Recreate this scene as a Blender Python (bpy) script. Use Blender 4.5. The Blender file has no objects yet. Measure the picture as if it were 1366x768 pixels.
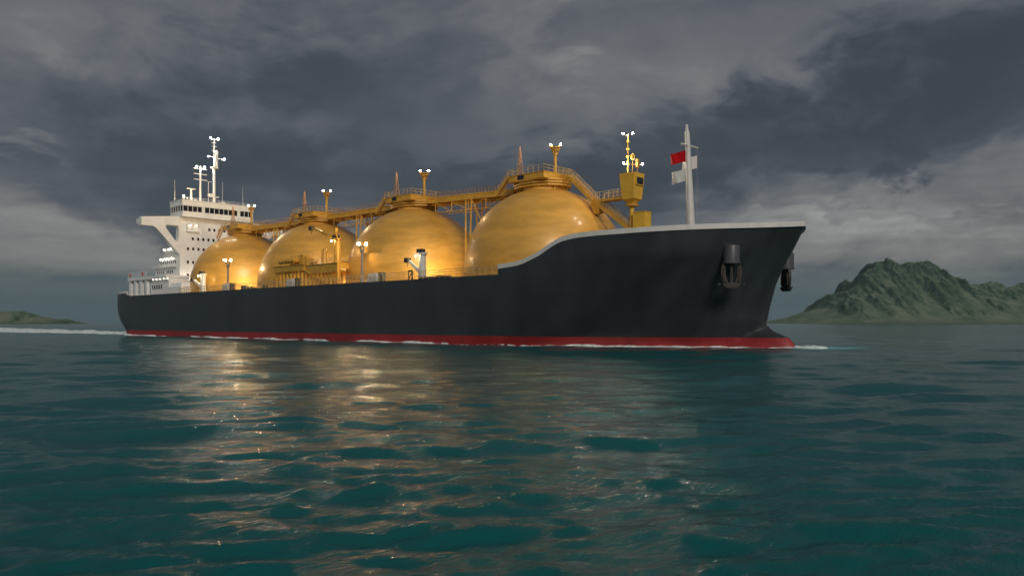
import bpy, math, random
import numpy as np

random.seed(7)
rng = np.random.default_rng(11)
scene = bpy.context.scene
col = scene.collection
R = math.radians

# ------------------------------------------------------------------ camera
THETA = R(45.854)                      # angle between the view and the ship's axis
CAM = (130.72, -146.03, 4.84)
FW = (-math.cos(THETA), math.sin(THETA))
RT = (math.sin(THETA), math.cos(THETA))
cd = bpy.data.cameras.new('camera')
cam = bpy.data.objects.new('camera', cd)
col.objects.link(cam)
cam.location = CAM
cam.rotation_euler = (R(90), 0, R(90) - THETA)
cd.sensor_width = 36
cd.lens = 36 * 1090 / 1366
cd.shift_y = 46 / 1366
cd.clip_start = 0.5
cd.clip_end = 80000
scene.camera = cam

# ------------------------------------------------------------------ render settings
scene.render.engine = 'CYCLES'
scene.view_settings.view_transform = 'Standard'
scene.view_settings.look = 'None'
scene.view_settings.exposure = 0
scene.view_settings.gamma = 1
cy = scene.cycles
cy.use_denoising = True
try:
    cy.denoiser = 'OPENIMAGEDENOISE'
    cy.denoising_input_passes = 'RGB_ALBEDO_NORMAL'
except Exception:
    pass
cy.max_bounces = 6
cy.diffuse_bounces = 3
cy.glossy_bounces = 3
cy.transmission_bounces = 2
cy.sample_clamp_indirect = 4
cy.sample_clamp_direct = 0
cy.caustics_reflective = True
cy.use_light_tree = True

# ------------------------------------------------------------------ node helper
class NT:
    def __init__(self, tree):
        self.t = tree
        self.n = tree.nodes
        self.l = tree.links
    def node(self, typ, **kw):
        n = self.n.new(typ)
        for k, v in kw.items():
            setattr(n, k, v)
        return n
    def put(self, sock, v):
        if v is None:
            return
        if isinstance(v, bpy.types.NodeSocket):
            self.l.new(v, sock)
        else:
            if isinstance(v, (tuple, list)) and sock.type == 'RGBA' and len(v) == 3:
                v = (*v, 1)
            sock.default_value = v
    def m(self, op, a, b=None, c=None, clamp=False):
        n = self.node('ShaderNodeMath', operation=op)
        n.use_clamp = clamp
        self.put(n.inputs[0], a)
        if b is not None: self.put(n.inputs[1], b)
        if c is not None: self.put(n.inputs[2], c)
        return n.outputs[0]
    def vm(self, op, a, b=None):
        n = self.node('ShaderNodeVectorMath', operation=op)
        self.put(n.inputs[0], a)
        if b is not None: self.put(n.inputs[1], b)
        return n.outputs['Value'] if op in ('DOT_PRODUCT', 'LENGTH', 'DISTANCE') else n.outputs[0]
    def noise(self, vec, scale, detail=4, rough=.5, dist=0):
        n = self.node('ShaderNodeTexNoise')
        self.put(n.inputs['Vector'], vec)
        n.inputs['Scale'].default_value = scale
        n.inputs['Detail'].default_value = detail
        n.inputs['Roughness'].default_value = rough
        n.inputs['Distortion'].default_value = dist
        return n.outputs['Fac']
    def ramp(self, fac, lo, hi, a=0., b=1., smooth=True):
        n = self.node('ShaderNodeMapRange')
        n.interpolation_type = 'SMOOTHSTEP' if smooth else 'LINEAR'
        n.clamp = True
        self.put(n.inputs[0], fac)
        self.put(n.inputs[1], lo); self.put(n.inputs[2], hi)
        self.put(n.inputs[3], a); self.put(n.inputs[4], b)
        return n.outputs[0]
    def mix(self, fac, a, b):
        n = self.node('ShaderNodeMix', data_type='RGBA')
        self.put(n.inputs['Factor'], fac)
        self.put(n.inputs[6], a); self.put(n.inputs[7], b)
        return n.outputs[2]
    def xyz(self, x, y, z):
        n = self.node('ShaderNodeCombineXYZ')
        self.put(n.inputs[0], x); self.put(n.inputs[1], y); self.put(n.inputs[2], z)
        return n.outputs[0]
    def scalev(self, vec, s):
        n = self.node('ShaderNodeMapping')
        self.put(n.inputs['Vector'], vec)
        n.inputs['Scale'].default_value = s
        return n.outputs[0]

# ------------------------------------------------------------------ world: storm clouds over a dusk sky
SUN_EL, SUN_DIR = 30, (0.83, -0.56)    # where the light comes from
world = bpy.data.worlds.new('World')
scene.world = world
world.use_nodes = True
w = NT(world.node_tree)
w.n.clear()
tc = w.node('ShaderNodeTexCoord').outputs['Generated']
sep = w.node('ShaderNodeSeparateXYZ')
w.l.new(tc, sep.inputs[0])
dz = sep.outputs[2]
fwd = w.vm('DOT_PRODUCT', tc, (FW[0], FW[1], 0))
rgt = w.vm('DOT_PRODUCT', tc, (RT[0], RT[1], 0))
az = w.m('ARCTAN2', rgt, fwd)
el = w.m('ARCSINE', dz)
q = w.xyz(rgt, fwd, w.m('MULTIPLY', dz, 2.1))     # cloud layers are about twice as wide as tall
q = w.vm('ADD', q, (3.1, 7.4, 1.7))
warp = w.node('ShaderNodeTexNoise')
w.l.new(q, warp.inputs['Vector'])
warp.inputs['Scale'].default_value = 3.2
warp.inputs['Detail'].default_value = 4
qw = w.vm('ADD', q, w.vm('MULTIPLY', w.vm('SUBTRACT', warp.outputs['Color'], (.5, .5, .5)), (.30, .30, .22)))
n1 = w.noise(qw, 2.6, 8, .55)
n2 = w.noise(qw, 6.5, 8, .58)
n3 = w.noise(w.vm('ADD', qw, (11, 5, 3)), 4.0, 6, .55)
def pix(px, py):
    a = math.atan((px - 683) / 1090)
    return a, math.atan((430 - py) / math.hypot(1090, px - 683))
n4 = w.noise(w.vm('ADD', qw, (4, 21, 9)), 12., 8, .6)
puff = w.m('ADD', w.m('MULTIPLY', w.m('SUBTRACT', n2, .5), 1.0), w.m('MULTIPLY', w.m('SUBTRACT', n4, .5), .7))
puff2 = w.m('ADD', w.m('MULTIPLY', w.m('SUBTRACT', n3, .5), 1.0), w.m('MULTIPLY', w.m('SUBTRACT', n4, .5), -.6))
aw = w.m('ADD', az, w.m('MULTIPLY', puff, .34))
ew = w.m('ADD', el, w.m('MULTIPLY', puff2, .17))
dens = w.m('ADD', w.m('MULTIPLY', w.m('SUBTRACT', n1, .5), .70), w.m('MULTIPLY', w.m('SUBTRACT', n2, .5), .50))
dens = w.m('ADD', dens, w.m('MULTIPLY', w.m('SUBTRACT', n4, .5), .26))
n5 = w.noise(w.xyz(rgt, fwd, w.m('MULTIPLY', dz, 11.)), 4.5, 7, .6, .3)      # flat bars of cloud low down
dens = w.m('ADD', dens, w.m('MULTIPLY', w.m('SUBTRACT', n5, .5), w.ramp(el, R(13), R(4), 0., .75)))
BLOBS = [  # pixel x, y, half width, half height, slope, amount  (>0 darker)
    (470, 100, 190, 55, .05, .26), (300, 185, 330, 42, .05, .22), (980, 195, 330, 55, -.2, .30), (1330, 100, 190, 75, -.1, .24), (820, 270, 280, 44, 0, .15), (500, 285, 380, 66, 0, .15), (330, 235, 260, 36, 0, .10),
    (140, 20, 170, 50, 0, -.10), (700, 45, 60, 50, .25, -.17), (860, 95, 190, 40, -.1, -.10), (330, 152, 120, 12, .1, -.10),
    (1290, 262, 240, 46, -.10, -.27), (1170, 335, 240, 40, 0, -.25), (1185, 222, 55, 16, 0, .34), (1310, 300, 110, 10, 0, .14), (1120, 300, 90, 8, 0, .12),
    (24, 212, 40, 11, 0, -.22), (50, 325, 190, 42, .08, -.30), (10, 268, 90, 16, .2, -.14), (40, 120, 120, 40, 0, -.06),
]
for (px, py, hw, hh, sl, amt) in BLOBS:
    a0, e0 = pix(px, py)
    wx, wy = hw / 1090, hh / 1090
    u = w.m('SUBTRACT', aw, a0)
    v = w.m('SUBTRACT', w.m('SUBTRACT', ew, e0), w.m('MULTIPLY', u, -sl))
    r2 = w.m('ADD', w.m('POWER', w.m('ABSOLUTE', w.m('DIVIDE', u, wx)), 2.0), w.m('POWER', w.m('ABSOLUTE', w.m('DIVIDE', v, wy)), 2.0))
    g = w.ramp(w.m('SQRT', r2), 1.65, .35)
    dens = w.m('ADD', dens, w.m('MULTIPLY', g, amt))
cr = w.node('ShaderNodeValToRGB')
w.l.new(w.m('ADD', dens, .515, clamp=True), cr.inputs[0])
els = cr.color_ramp.elements
STOPS = [(0, (.36, .36, .35)), (.16, (.26, .262, .26)), (.36, (.155, .162, .172)), (.58, (.098, .106, .124)), (.80, (.058, .067, .082)), (1, (.043, .050, .063))]
els[0].position, els[0].color = STOPS[0][0], (*STOPS[0][1], 1)
els[1].position, els[1].color = STOPS[-1][0], (*STOPS[-1][1], 1)
for p, c in STOPS[1:-1]:
    e = els.new(p); e.color = (*c, 1)
horizon = w.ramp(w.m('ADD', el, w.m('MULTIPLY', w.m('SUBTRACT', n2, .5), .05)), R(1.2), R(4.8), 1., 0.)
cloud = w.mix(w.m('MULTIPLY', horizon, .95), cr.outputs[0], (.074, .112, .124))
lowwarm = w.m('MULTIPLY', w.ramp(el, R(9), R(2), 0., 1.), w.ramp(dens, .05, -.3, 0., 1.))
cloud = w.mix(w.m('MULTIPLY', w.m('MULTIPLY', lowwarm, .5), w.m('SUBTRACT', 1., horizon)), cloud, (.200, .190, .172))
sky = w.node('ShaderNodeTexSky', sky_type='NISHITA')
sky.sun_disc = False
sky.sun_elevation = R(SUN_EL)
sky.sun_rotation = math.atan2(SUN_DIR[0], SUN_DIR[1])
sky.dust_density = 3
bg1 = w.node('ShaderNodeBackground'); w.l.new(sky.outputs[0], bg1.inputs[0]); bg1.inputs[1].default_value = .06
bg2 = w.node('ShaderNodeBackground'); w.l.new(cloud, bg2.inputs[0]); bg2.inputs[1].default_value = 1.0
mx = w.node('ShaderNodeMixShader'); mx.inputs[0].default_value = .95
w.l.new(bg1.outputs[0], mx.inputs[1]); w.l.new(bg2.outputs[0], mx.inputs[2])
wo = w.node('ShaderNodeOutputWorld'); w.l.new(mx.outputs[0], wo.inputs[0])
world.cycles.sampling_method = 'MANUAL'
world.cycles.sample_map_resolution = 512

# ------------------------------------------------------------------ sun behind thin cloud
sd = bpy.data.lights.new('sun', 'SUN')
sd.energy = 1.5
sd.angle = R(18)
sd.color = (1, .93, .82)
sun = bpy.data.objects.new('sun', sd)
col.objects.link(sun)
import mathutils
sv = mathutils.Vector((SUN_DIR[0] * math.cos(R(SUN_EL)), SUN_DIR[1] * math.cos(R(SUN_EL)), math.sin(R(SUN_EL))))
sun.rotation_euler = sv.to_track_quat('Z', 'Y').to_euler()
sun.location = (0, 0, 300)

# ------------------------------------------------------------------ materials
def material(name, color, rough=.5, metal=0., var=.12, scale=.4, stretch=(1, 1, 1), bump=0., bscale=2., spec=.5, coat=0., dirt=None, rvar=.12):
    mt = bpy.data.materials.new(name)
    mt.use_nodes = True
    t = NT(mt.node_tree)
    b = t.n['Principled BSDF']
    o = t.node('ShaderNodeTexCoord').outputs['Object']
    v = t.scalev(o, stretch)
    n = t.noise(v, scale, 6, .6, .3)
    dark = tuple(c * (1 - var) for c in color)
    lite = tuple(min(1, c * (1 + var)) for c in color)
    c = t.mix(t.ramp(n, .3, .7), dark, lite)
    if dirt:
        dcol, dscale, lo, hi, dst = dirt
        d = t.noise(t.scalev(o, dst), dscale, 7, .65, .4)
        c = t.mix(t.ramp(d, lo, hi), c, dcol)
    t.l.new(c, b.inputs['Base Color'])
    t.put(b.inputs['Roughness'], t.ramp(n, .25, .75, max(.02, rough - rvar), min(1, rough + rvar)))
    b.inputs['Metallic'].default_value = metal
    b.inputs['Specular IOR Level'].default_value = spec
    b.inputs['Coat Weight'].default_value = coat
    b.inputs['Coat Roughness'].default_value = .18
    if bump:
        bn = t.node('ShaderNodeBump')
        bn.inputs['Strength'].default_value = bump
        bn.inputs['Distance'].default_value = .05
        t.l.new(t.noise(v, bscale, 5, .6), bn.inputs['Height'])
        t.l.new(bn.outputs[0], b.inputs['Normal'])
    return mt
def emitter(name, color, strength):
    mt = bpy.data.materials.new(name)
    mt.use_nodes = True
    t = NT(mt.node_tree)
    b = t.n['Principled BSDF']
    b.inputs['Base Color'].default_value = (.8, .8, .8, 1)
    b.inputs['Emission Color'].default_value = (*color, 1)
    b.inputs['Emission Strength'].default_value = strength
    return mt
M = {}
M['hull'] = material('black_hull_paint', (.036, .041, .047), .36, var=.22, scale=.25, stretch=(.35, 1, .12), bump=.25, bscale=.5, dirt=((.046, .050, .055), .22, .52, .85, (.5, 1, .08)), rvar=.08)
def plating(mt, dark=.86):
    t = NT(mt.node_tree); b = t.n['Principled BSDF']
    o = t.node('ShaderNodeTexCoord').outputs['Object']
    sp = t.node('ShaderNodeSeparateXYZ'); t.l.new(o, sp.inputs[0])
    br = t.node('ShaderNodeTexBrick')
    t.l.new(t.xyz(sp.outputs[0], sp.outputs[2], 0.), br.inputs['Vector'])
    br.inputs['Scale'].default_value = 1; br.inputs['Brick Width'].default_value = 11.5; br.inputs['Row Height'].default_value = 2.7
    br.inputs['Mortar Size'].default_value = .035; br.inputs['Mortar Smooth'].default_value = .6
    br.inputs['Color1'].default_value = (.94, .94, .94, 1); br.inputs['Color2'].default_value = (1.06, 1.06, 1.06, 1); br.inputs['Mortar'].default_value = (dark, dark, dark, 1)
    src = b.inputs['Base Color'].links[0].from_socket
    mul = t.node('ShaderNodeMix', data_type='RGBA', blend_type='MULTIPLY')
    mul.inputs['Factor'].default_value = 1
    t.l.new(src, mul.inputs[6]); t.l.new(br.outputs['Color'], mul.inputs[7])
    t.l.new(mul.outputs[2], b.inputs['Base Color'])
plating(M['hull'])
M['red'] = material('red_antifouling', (.30, .022, .024), .5, var=.2, scale=.3, stretch=(.3, 1, .3), dirt=((.16, .014, .016), .25, .5, .85, (.6, 1, .15)))
M['white'] = material('white_ship_paint', (.84, .83, .81), .42, var=.05, scale=.5, dirt=((.55, .5, .43), .35, .62, .95, (1, 1, .12)))
M['offwhite'] = material('white_bulwark_paint', (.66, .65, .62), .45, var=.07, scale=.5)
M['gold'] = material('gold_tank_paint', (.69, .365, .062), .48, metal=.12, var=.13, scale=.30, stretch=(.5, .5, 1.8), bump=.12, bscale=.35, coat=.30, dirt=((.58, .29, .048), .35, .45, .85, (.3, .3, 1.2)), rvar=.07)
M['yellow'] = material('ochre_steel_paint', (.66, .36, .05), .45, metal=.1, var=.14, scale=.6)
M['cabin'] = material('yellow_cabin_paint', (.76, .45, .05), .4, var=.08, scale=.5)
M['rail'] = material('pale_ochre_rail_paint', (.52, .36, .17), .5, var=.1)
M['rust'] = material('rust_brown_lattice_paint', (.36, .20, .10), .55, var=.15)
M['steel'] = material('grey_deck_steel', (.30, .29, .28), .45, metal=.2, var=.15)
M['dark'] = material('dark_machine_paint', (.05, .048, .045), .5, var=.3)
M['deck'] = material('brown_deck_paint', (.20, .13, .07), .7, var=.2)
M['anchor'] = material('rusty_anchor_iron', (.036, .032, .029), .55, metal=.5, var=.45, scale=1.5, bump=.6, bscale=3, dirt=((.080, .062, .050), 1.3, .5, .75, (1, 1, 1)))
M['pipe'] = material('grey_hawse_paint', (.075, .075, .085), .38, var=.15)
M['glass'] = material('dark_window_glass', (.012, .013, .016), .08, var=.3, spec=.8, rvar=.03)
M['redcloth'] = material('red_flag_cloth', (.55, .008, .012), .8, var=.1, spec=.1)
M['whitecloth'] = material('white_flag_cloth', (.72, .71, .70), .8, var=.05, spec=.1)
M['orange'] = material('orange_lifebuoy', (.62, .08, .03), .6)
M['lamp'] = emitter('floodlight_glow', (1, .70, .36), 2000)
M['lampdeck'] = emitter('deck_floodlight_glow', (1, .78, .40), 700)
M['lampwork'] = emitter('work_lamp_glow', (1, .80, .45), 420)
M['lampsmall'] = emitter('small_lamp_glow', (1, .88, .68), 1300)
M['lampcabin'] = emitter('accommodation_lamp_glow', (1, .90, .74), 18)
M['litpane'] = emitter('lit_pane_glow', (1, .92, .78), 1.6)

# ------------------------------------------------------------------ mesh builder
class MB:
    def __init__(self):
        self.v = []
        self.f = []
    def add(self, vs, fs):
        o = len(self.v)
        self.v += [tuple(p) for p in vs]
        self.f += [tuple(o + i for i in f) for f in fs]
        return self
    def box(self, x0, x1, y0, y1, z0, z1):
        vs = [(x0, y0, z0), (x1, y0, z0), (x1, y1, z0), (x0, y1, z0), (x0, y0, z1), (x1, y0, z1), (x1, y1, z1), (x0, y1, z1)]
        return self.add(vs, [(3, 2, 1, 0), (4, 5, 6, 7), (0, 1, 5, 4), (1, 2, 6, 5), (2, 3, 7, 6), (3, 0, 4, 7)])
    def frustum(self, cx, cy, z0, z1, a0, b0, a1, b1):
        vs = [(cx - a0, cy - b0, z0), (cx + a0, cy - b0, z0), (cx + a0, cy + b0, z0), (cx - a0, cy + b0, z0),
              (cx - a1, cy - b1, z1), (cx + a1, cy - b1, z1), (cx + a1, cy + b1, z1), (cx - a1, cy + b1, z1)]
        return self.add(vs, [(3, 2, 1, 0), (4, 5, 6, 7), (0, 1, 5, 4), (1, 2, 6, 5), (2, 3, 7, 6), (3, 0, 4, 7)])
    def tube(self, p, q, r0, r1=None, n=6):
        r1 = r0 if r1 is None else r1
        p, q = mathutils.Vector(p), mathutils.Vector(q)
        d = (q - p).normalized()
        a = d.orthogonal().normalized()
        b = d.cross(a)
        vs = []
        for c, r in ((p, r0), (q, r1)):
            for i in range(n):
                t = 2 * math.pi * i / n + math.pi / n
                vs.append(c + (a * math.cos(t) + b * math.sin(t)) * r)
        fs = [(i, (i + 1) % n, n + (i + 1) % n, n + i) for i in range(n)] + [tuple(range(n))[::-1], tuple(range(n, 2 * n))]
        return self.add(vs, fs)
    def bar(self, p, q, w, h):          # rectangular bar, h measured upright
        p, q = mathutils.Vector(p), mathutils.Vector(q)
        d = (q - p).normalized()
        up = mathutils.Vector((0, 0, 1))
        if abs(d.dot(up)) > .98: up = mathutils.Vector((1, 0, 0))
        s = d.cross(up).normalized()
        u = s.cross(d).normalized()
        vs = []
        for c in (p, q):
            for i, j in ((-1, -1), (1, -1), (1, 1), (-1, 1)):
                vs.append(c + s * (i * w / 2) + u * (j * h / 2))
        return self.add(vs, [(3, 2, 1, 0), (4, 5, 6, 7), (0, 1, 5, 4), (1, 2, 6, 5), (2, 3, 7, 6), (3, 0, 4, 7)])
    def lathe(self, prof, n=24, c=(0, 0, 0)):
        vs, fs = [], []
        for r, z in prof:
            for i in range(n):
                t = 2 * math.pi * i / n
                vs.append((c[0] + r * math.cos(t), c[1] + r * math.sin(t), c[2] + z))
        k = len(prof)
        for j in range(k - 1):
            for i in range(n):
                fs.append((j * n + i, j * n + (i + 1) % n, (j + 1) * n + (i + 1) % n, (j + 1) * n + i))
        fs.append(tuple(range(n))[::-1])
        fs.append(tuple(range((k - 1) * n, k * n)))
        return self.add(vs, fs)
    def sphere(self, c, r, n=10, m=6):
        prof = [(max(r * math.sin(math.pi * j / m), r * .02), -r * math.cos(math.pi * j / m)) for j in range(m + 1)]
        return self.lathe(prof, n, c)
    def prism(self, pts, axis, lo, hi):  # closed polygon extruded along an axis
        n = len(pts)
        def P(a, b, t):
            return {'x': (t, a, b), 'y': (a, t, b), 'z': (a, b, t)}[axis]
        vs = [P(a, b, lo) for a, b in pts] + [P(a, b, hi) for a, b in pts]
        fs = [tuple(range(n))[::-1], tuple(range(n, 2 * n))] + [(i, (i + 1) % n, n + (i + 1) % n, n + i) for i in range(n)]
        return self.add(vs, fs)
    def rail(self, pts, h=1.3, step=2., r=.045, rows=3, n=4):   # posts and rails along a path of floor points
        for a, b in zip(pts[:-1], pts[1:]):
            a, b = mathutils.Vector(a), mathutils.Vector(b)
            k = max(1, round((b - a).length / step))
            for i in range(k + 1):
                p = a.lerp(b, i / k)
                self.tube(p, p + mathutils.Vector((0, 0, h)), r, n=n)
            for j in range(1, rows + 1):
                o = mathutils.Vector((0, 0, h * j / rows))
                self.tube(a + o, b + o, r, n=n)
        return self
    def build(self, name, mat, parent=None, loc=(0, 0, 0), smooth=None, kind=None):
        me = bpy.data.meshes.new(name)
        me.from_pydata(self.v, [], self.f)
        import bmesh
        bm = bmesh.new(); bm.from_mesh(me)
        bmesh.ops.recalc_face_normals(bm, faces=bm.faces)
        bm.to_mesh(me); bm.free()
        me.materials.append(M[mat] if isinstance(mat, str) else mat)
        if smooth is not None:
            me.polygons.foreach_set('use_smooth', [True] * len(me.polygons))
            me.set_sharp_from_angle(angle=R(smooth))
        o = bpy.data.objects.new(name, me)
        col.objects.link(o)
        o.parent = parent
        o.location = loc
        if kind: o['kind'] = kind
        return o
def tag(o, label=None, cat=None, group=None, kind=None):
    for k, v in (('label', label), ('category', cat), ('group', group), ('kind', kind)):
        if v: o[k] = v
    return o
def empty(name, loc=(0, 0, 0)):
    o = bpy.data.objects.new(name, None)
    o.empty_display_size = 2
    col.objects.link(o)
    o.location = loc
    return o
def copy_tree(o, loc, parent=None):
    c = o.copy(); col.objects.link(c); c.parent = parent; c.location = loc
    for ch in o.children:
        d = ch.copy(); col.objects.link(d); d.parent = c
        for g in ch.children:
            e = g.copy(); col.objects.link(e); e.parent = d
    return c

def npmesh(name, verts, quads, mat, smooth=True):
    me = bpy.data.meshes.new(name)
    nq = len(quads)
    me.vertices.add(len(verts)); me.vertices.foreach_set('co', np.ascontiguousarray(verts, dtype=np.float32).ravel())
    me.loops.add(nq * 4); me.loops.foreach_set('vertex_index', np.ascontiguousarray(quads, dtype=np.int32).ravel())
    me.polygons.add(nq)
    me.polygons.foreach_set('loop_start', np.arange(0, nq * 4, 4, dtype=np.int32))
    me.polygons.foreach_set('use_smooth', np.full(nq, smooth))
    me.materials.append(mat)
    me.update(calc_edges=True)
    o = bpy.data.objects.new(name, me)
    col.objects.link(o)
    return o
def grid_quads(nr, nc, wrap=False):
    i = np.arange(nr - 1)[:, None]
    j = np.arange(nc if wrap else nc - 1)[None, :]
    a = i * nc + j; b = i * nc + (j + 1) % nc
    return np.stack([a, b, b + nc, a + nc], -1).reshape(-1, 4)

# ------------------------------------------------------------------ the sea
NW = 120
wl = np.exp(rng.uniform(math.log(.6), math.log(30), NW))
wdir = R(322) + rng.normal(0, .42, NW)               # mean travel direction in the world
wk = 2 * math.pi / wl
wamp = .0044 * wl ** .86 * np.where(wl > 14, .4, np.where(wl < 3.2, 1.55, .85)) * rng.uniform(.6, 1.3, NW)
wph = rng.uniform(0, 2 * math.pi, NW)
def sea_height(x, y, dr=None):
    h = np.zeros_like(x)
    for i in range(NW):
        a = wamp[i]
        if dr is not None:
            a = a * np.clip((wl[i] / dr - 2.5) / 3.0, 0, 1)
        t = wk[i] * (x * math.cos(wdir[i]) + y * math.sin(wdir[i])) + wph[i]
        s = np.sin(t)
        h += a * (s + .22 * np.cos(2 * t))
    return h
rad = [.02, .4, .8, 1.2, 1.7, 2.3, 3.0]
while rad[-1] < 420: rad.append(rad[-1] * 1.0085 + .01)
while rad[-1] < 24000: rad.append(rad[-1] * 1.045)
rad = np.array(rad)
view = math.atan2(FW[1], FW[0])
ang = np.concatenate([np.linspace(-R(46), R(46), 540), np.linspace(R(48), R(312), 110)]) + view
rr, aa = np.meshgrid(rad, ang, indexing='ij')
sx, sy = CAM[0] + rr * np.cos(aa), CAM[1] + rr * np.sin(aa)
drr = np.gradient(rad)[:, None] * np.ones_like(aa)
drr = np.maximum(drr, rr * np.concatenate([np.full(540, R(.171)), np.full(110, R(2.45))])[None, :])
sz = sea_height(sx, sy, drr)
sv_ = np.stack([sx.ravel(), sy.ravel(), sz.ravel()], 1)
qd = grid_quads(len(rad), len(ang), True)
mt = bpy.data.materials.new('teal_sea_water'); mt.use_nodes = True
M['sea'] = mt
t = NT(mt.node_tree); b = t.n['Principled BSDF']
P = t.node('ShaderNodeNewGeometry').outputs['Position']
rot = t.node('ShaderNodeMapping'); t.l.new(P, rot.inputs['Vector'])
rot.inputs['Rotation'].default_value = (0, 0, -(view + R(6)))   # crests lie across the wind
rot.inputs['Scale'].default_value = (1, .30, 1)
rv = rot.outputs[0]
big = t.noise(t.scalev(P, (.02, .02, .02)), 1, 4, .55)
wc = t.mix(t.ramp(big, .3, .7), (.0040, .074, .081), (.0055, .097, .104))
dist = t.vm('DISTANCE', P, (67.0, 4.5, 0))
aer = t.m('MULTIPLY', t.ramp(dist, 2.5, 10., 1., 0.), t.ramp(t.noise(P, .35, 5, .6), .30, .55))
sepP = t.node('ShaderNodeSeparateXYZ'); t.l.new(P, sepP.inputs[0])
wc = t.mix(t.m('MULTIPLY', aer, t.ramp(sepP.outputs[0], 57, 60)), wc, (.08, .62, .64))
t.l.new(wc, b.inputs['Base Color'])
b.inputs['IOR'].default_value = 1.333
# ripples too small for the mesh are left to the roughness, in wind-ruffled patches
t.put(b.inputs['Roughness'], t.ramp(big, .3, .7, .09, .13))
b.inputs['Specular IOR Level'].default_value = .18
h1 = t.noise(rv, 1.1, 3, .55, .4)
h2 = t.noise(rv, 4.6, 4, .6, .3)
h3 = t.noise(rv, 22., 3, .55)
hh = t.m('ADD', t.m('ADD', t.m('MULTIPLY', h1, .15), t.m('MULTIPLY', h2, .082)), t.m('MULTIPLY', h3, .034))
bn = t.node('ShaderNodeBump'); bn.inputs['Strength'].default_value = .75; bn.inputs['Distance'].default_value = 1.0
t.l.new(hh, bn.inputs['Height']); t.l.new(bn.outputs[0], b.inputs['Normal'])
sea = npmesh('sea', sv_, qd, mt)
tag(sea, 'dark teal rippled sea reaching to the horizon', 'sea', kind='structure')

# ------------------------------------------------------------------ islands
def vnoise(x, y, seed):
    r = np.random.default_rng(seed)
    tab = r.random((256, 256))
    xi, yi = np.floor(x).astype(int), np.floor(y).astype(int)
    fx, fy = x - xi, y - yi
    fx, fy = fx * fx * (3 - 2 * fx), fy * fy * (3 - 2 * fy)
    g = lambda a, b_: tab[a % 256, b_ % 256]
    return (g(xi, yi) * (1 - fx) + g(xi + 1, yi) * fx) * (1 - fy) + (g(xi, yi + 1) * (1 - fx) + g(xi + 1, yi + 1) * fx) * fy
def fbm(x, y, seed, octv=5, ridged=False):
    s, a, tot = 0, 1, 0
    for i in range(octv):
        n = vnoise(x * 2 ** i + 17.3 * i, y * 2 ** i + 5.1 * i, seed + i)
        if ridged: n = 1 - abs(2 * n - 1)
        s = s + a * n; tot += a; a *= .5
    return s / tot
def erode(h, cell, drops, steps, seed, rate=.35):
    r = np.random.default_rng(seed)
    nr, nc = h.shape
    for batch in range(drops):
        n = int(nr * nc * .085)
        px, py = r.uniform(1, nr - 3, n), r.uniform(1, nc - 3, n)
        dx = np.zeros(n); dy = np.zeros(n); sed = np.zeros(n); wat = np.ones(n); vel = np.ones(n)
        for s in range(steps):
            i, j = px.astype(int), py.astype(int)
            u, v = px - i, py - j
            a, b_, c, d = h[i, j], h[i + 1, j], h[i, j + 1], h[i + 1, j + 1]
            gx = (b_ - a) * (1 - v) + (d - c) * v
            gy = (c - a) * (1 - u) + (d - b_) * u
            h0 = a * (1 - u) * (1 - v) + b_ * u * (1 - v) + c * (1 - u) * v + d * u * v
            dx = dx * .25 - gx; dy = dy * .25 - gy
            L = np.sqrt(dx * dx + dy * dy) + 1e-9
            dx, dy = dx / L, dy / L
            qx, qy = np.clip(px + dx, 1, nr - 3), np.clip(py + dy, 1, nc - 3)
            i2, j2 = qx.astype(int), qy.astype(int)
            u2, v2 = qx - i2, qy - j2
            h1_ = h[i2, j2] * (1 - u2) * (1 - v2) + h[i2 + 1, j2] * u2 * (1 - v2) + h[i2, j2 + 1] * (1 - u2) * v2 + h[i2 + 1, j2 + 1] * u2 * v2
            dh = h1_ - h0
            cap = np.maximum(-dh, .02 * cell) * vel * wat * 1.6
            amt = np.where(dh > 0, -np.minimum(sed, dh), np.where(sed > cap, -(sed - cap) * .25, np.minimum((cap - sed) * rate, -dh)))
            sed = np.maximum(sed + amt, 0)
            for (ii, jj, ww) in ((i, j, (1 - u) * (1 - v)), (i + 1, j, u * (1 - v)), (i, j + 1, (1 - u) * v), (i + 1, j + 1, u * v)):
                np.add.at(h, (ii, jj), -amt * ww * .5)
            vel = np.sqrt(np.maximum(vel * vel - dh / cell, .05)); vel = np.minimum(vel, 3)
            wat *= .975
            px, py = qx, qy
    return h
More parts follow.
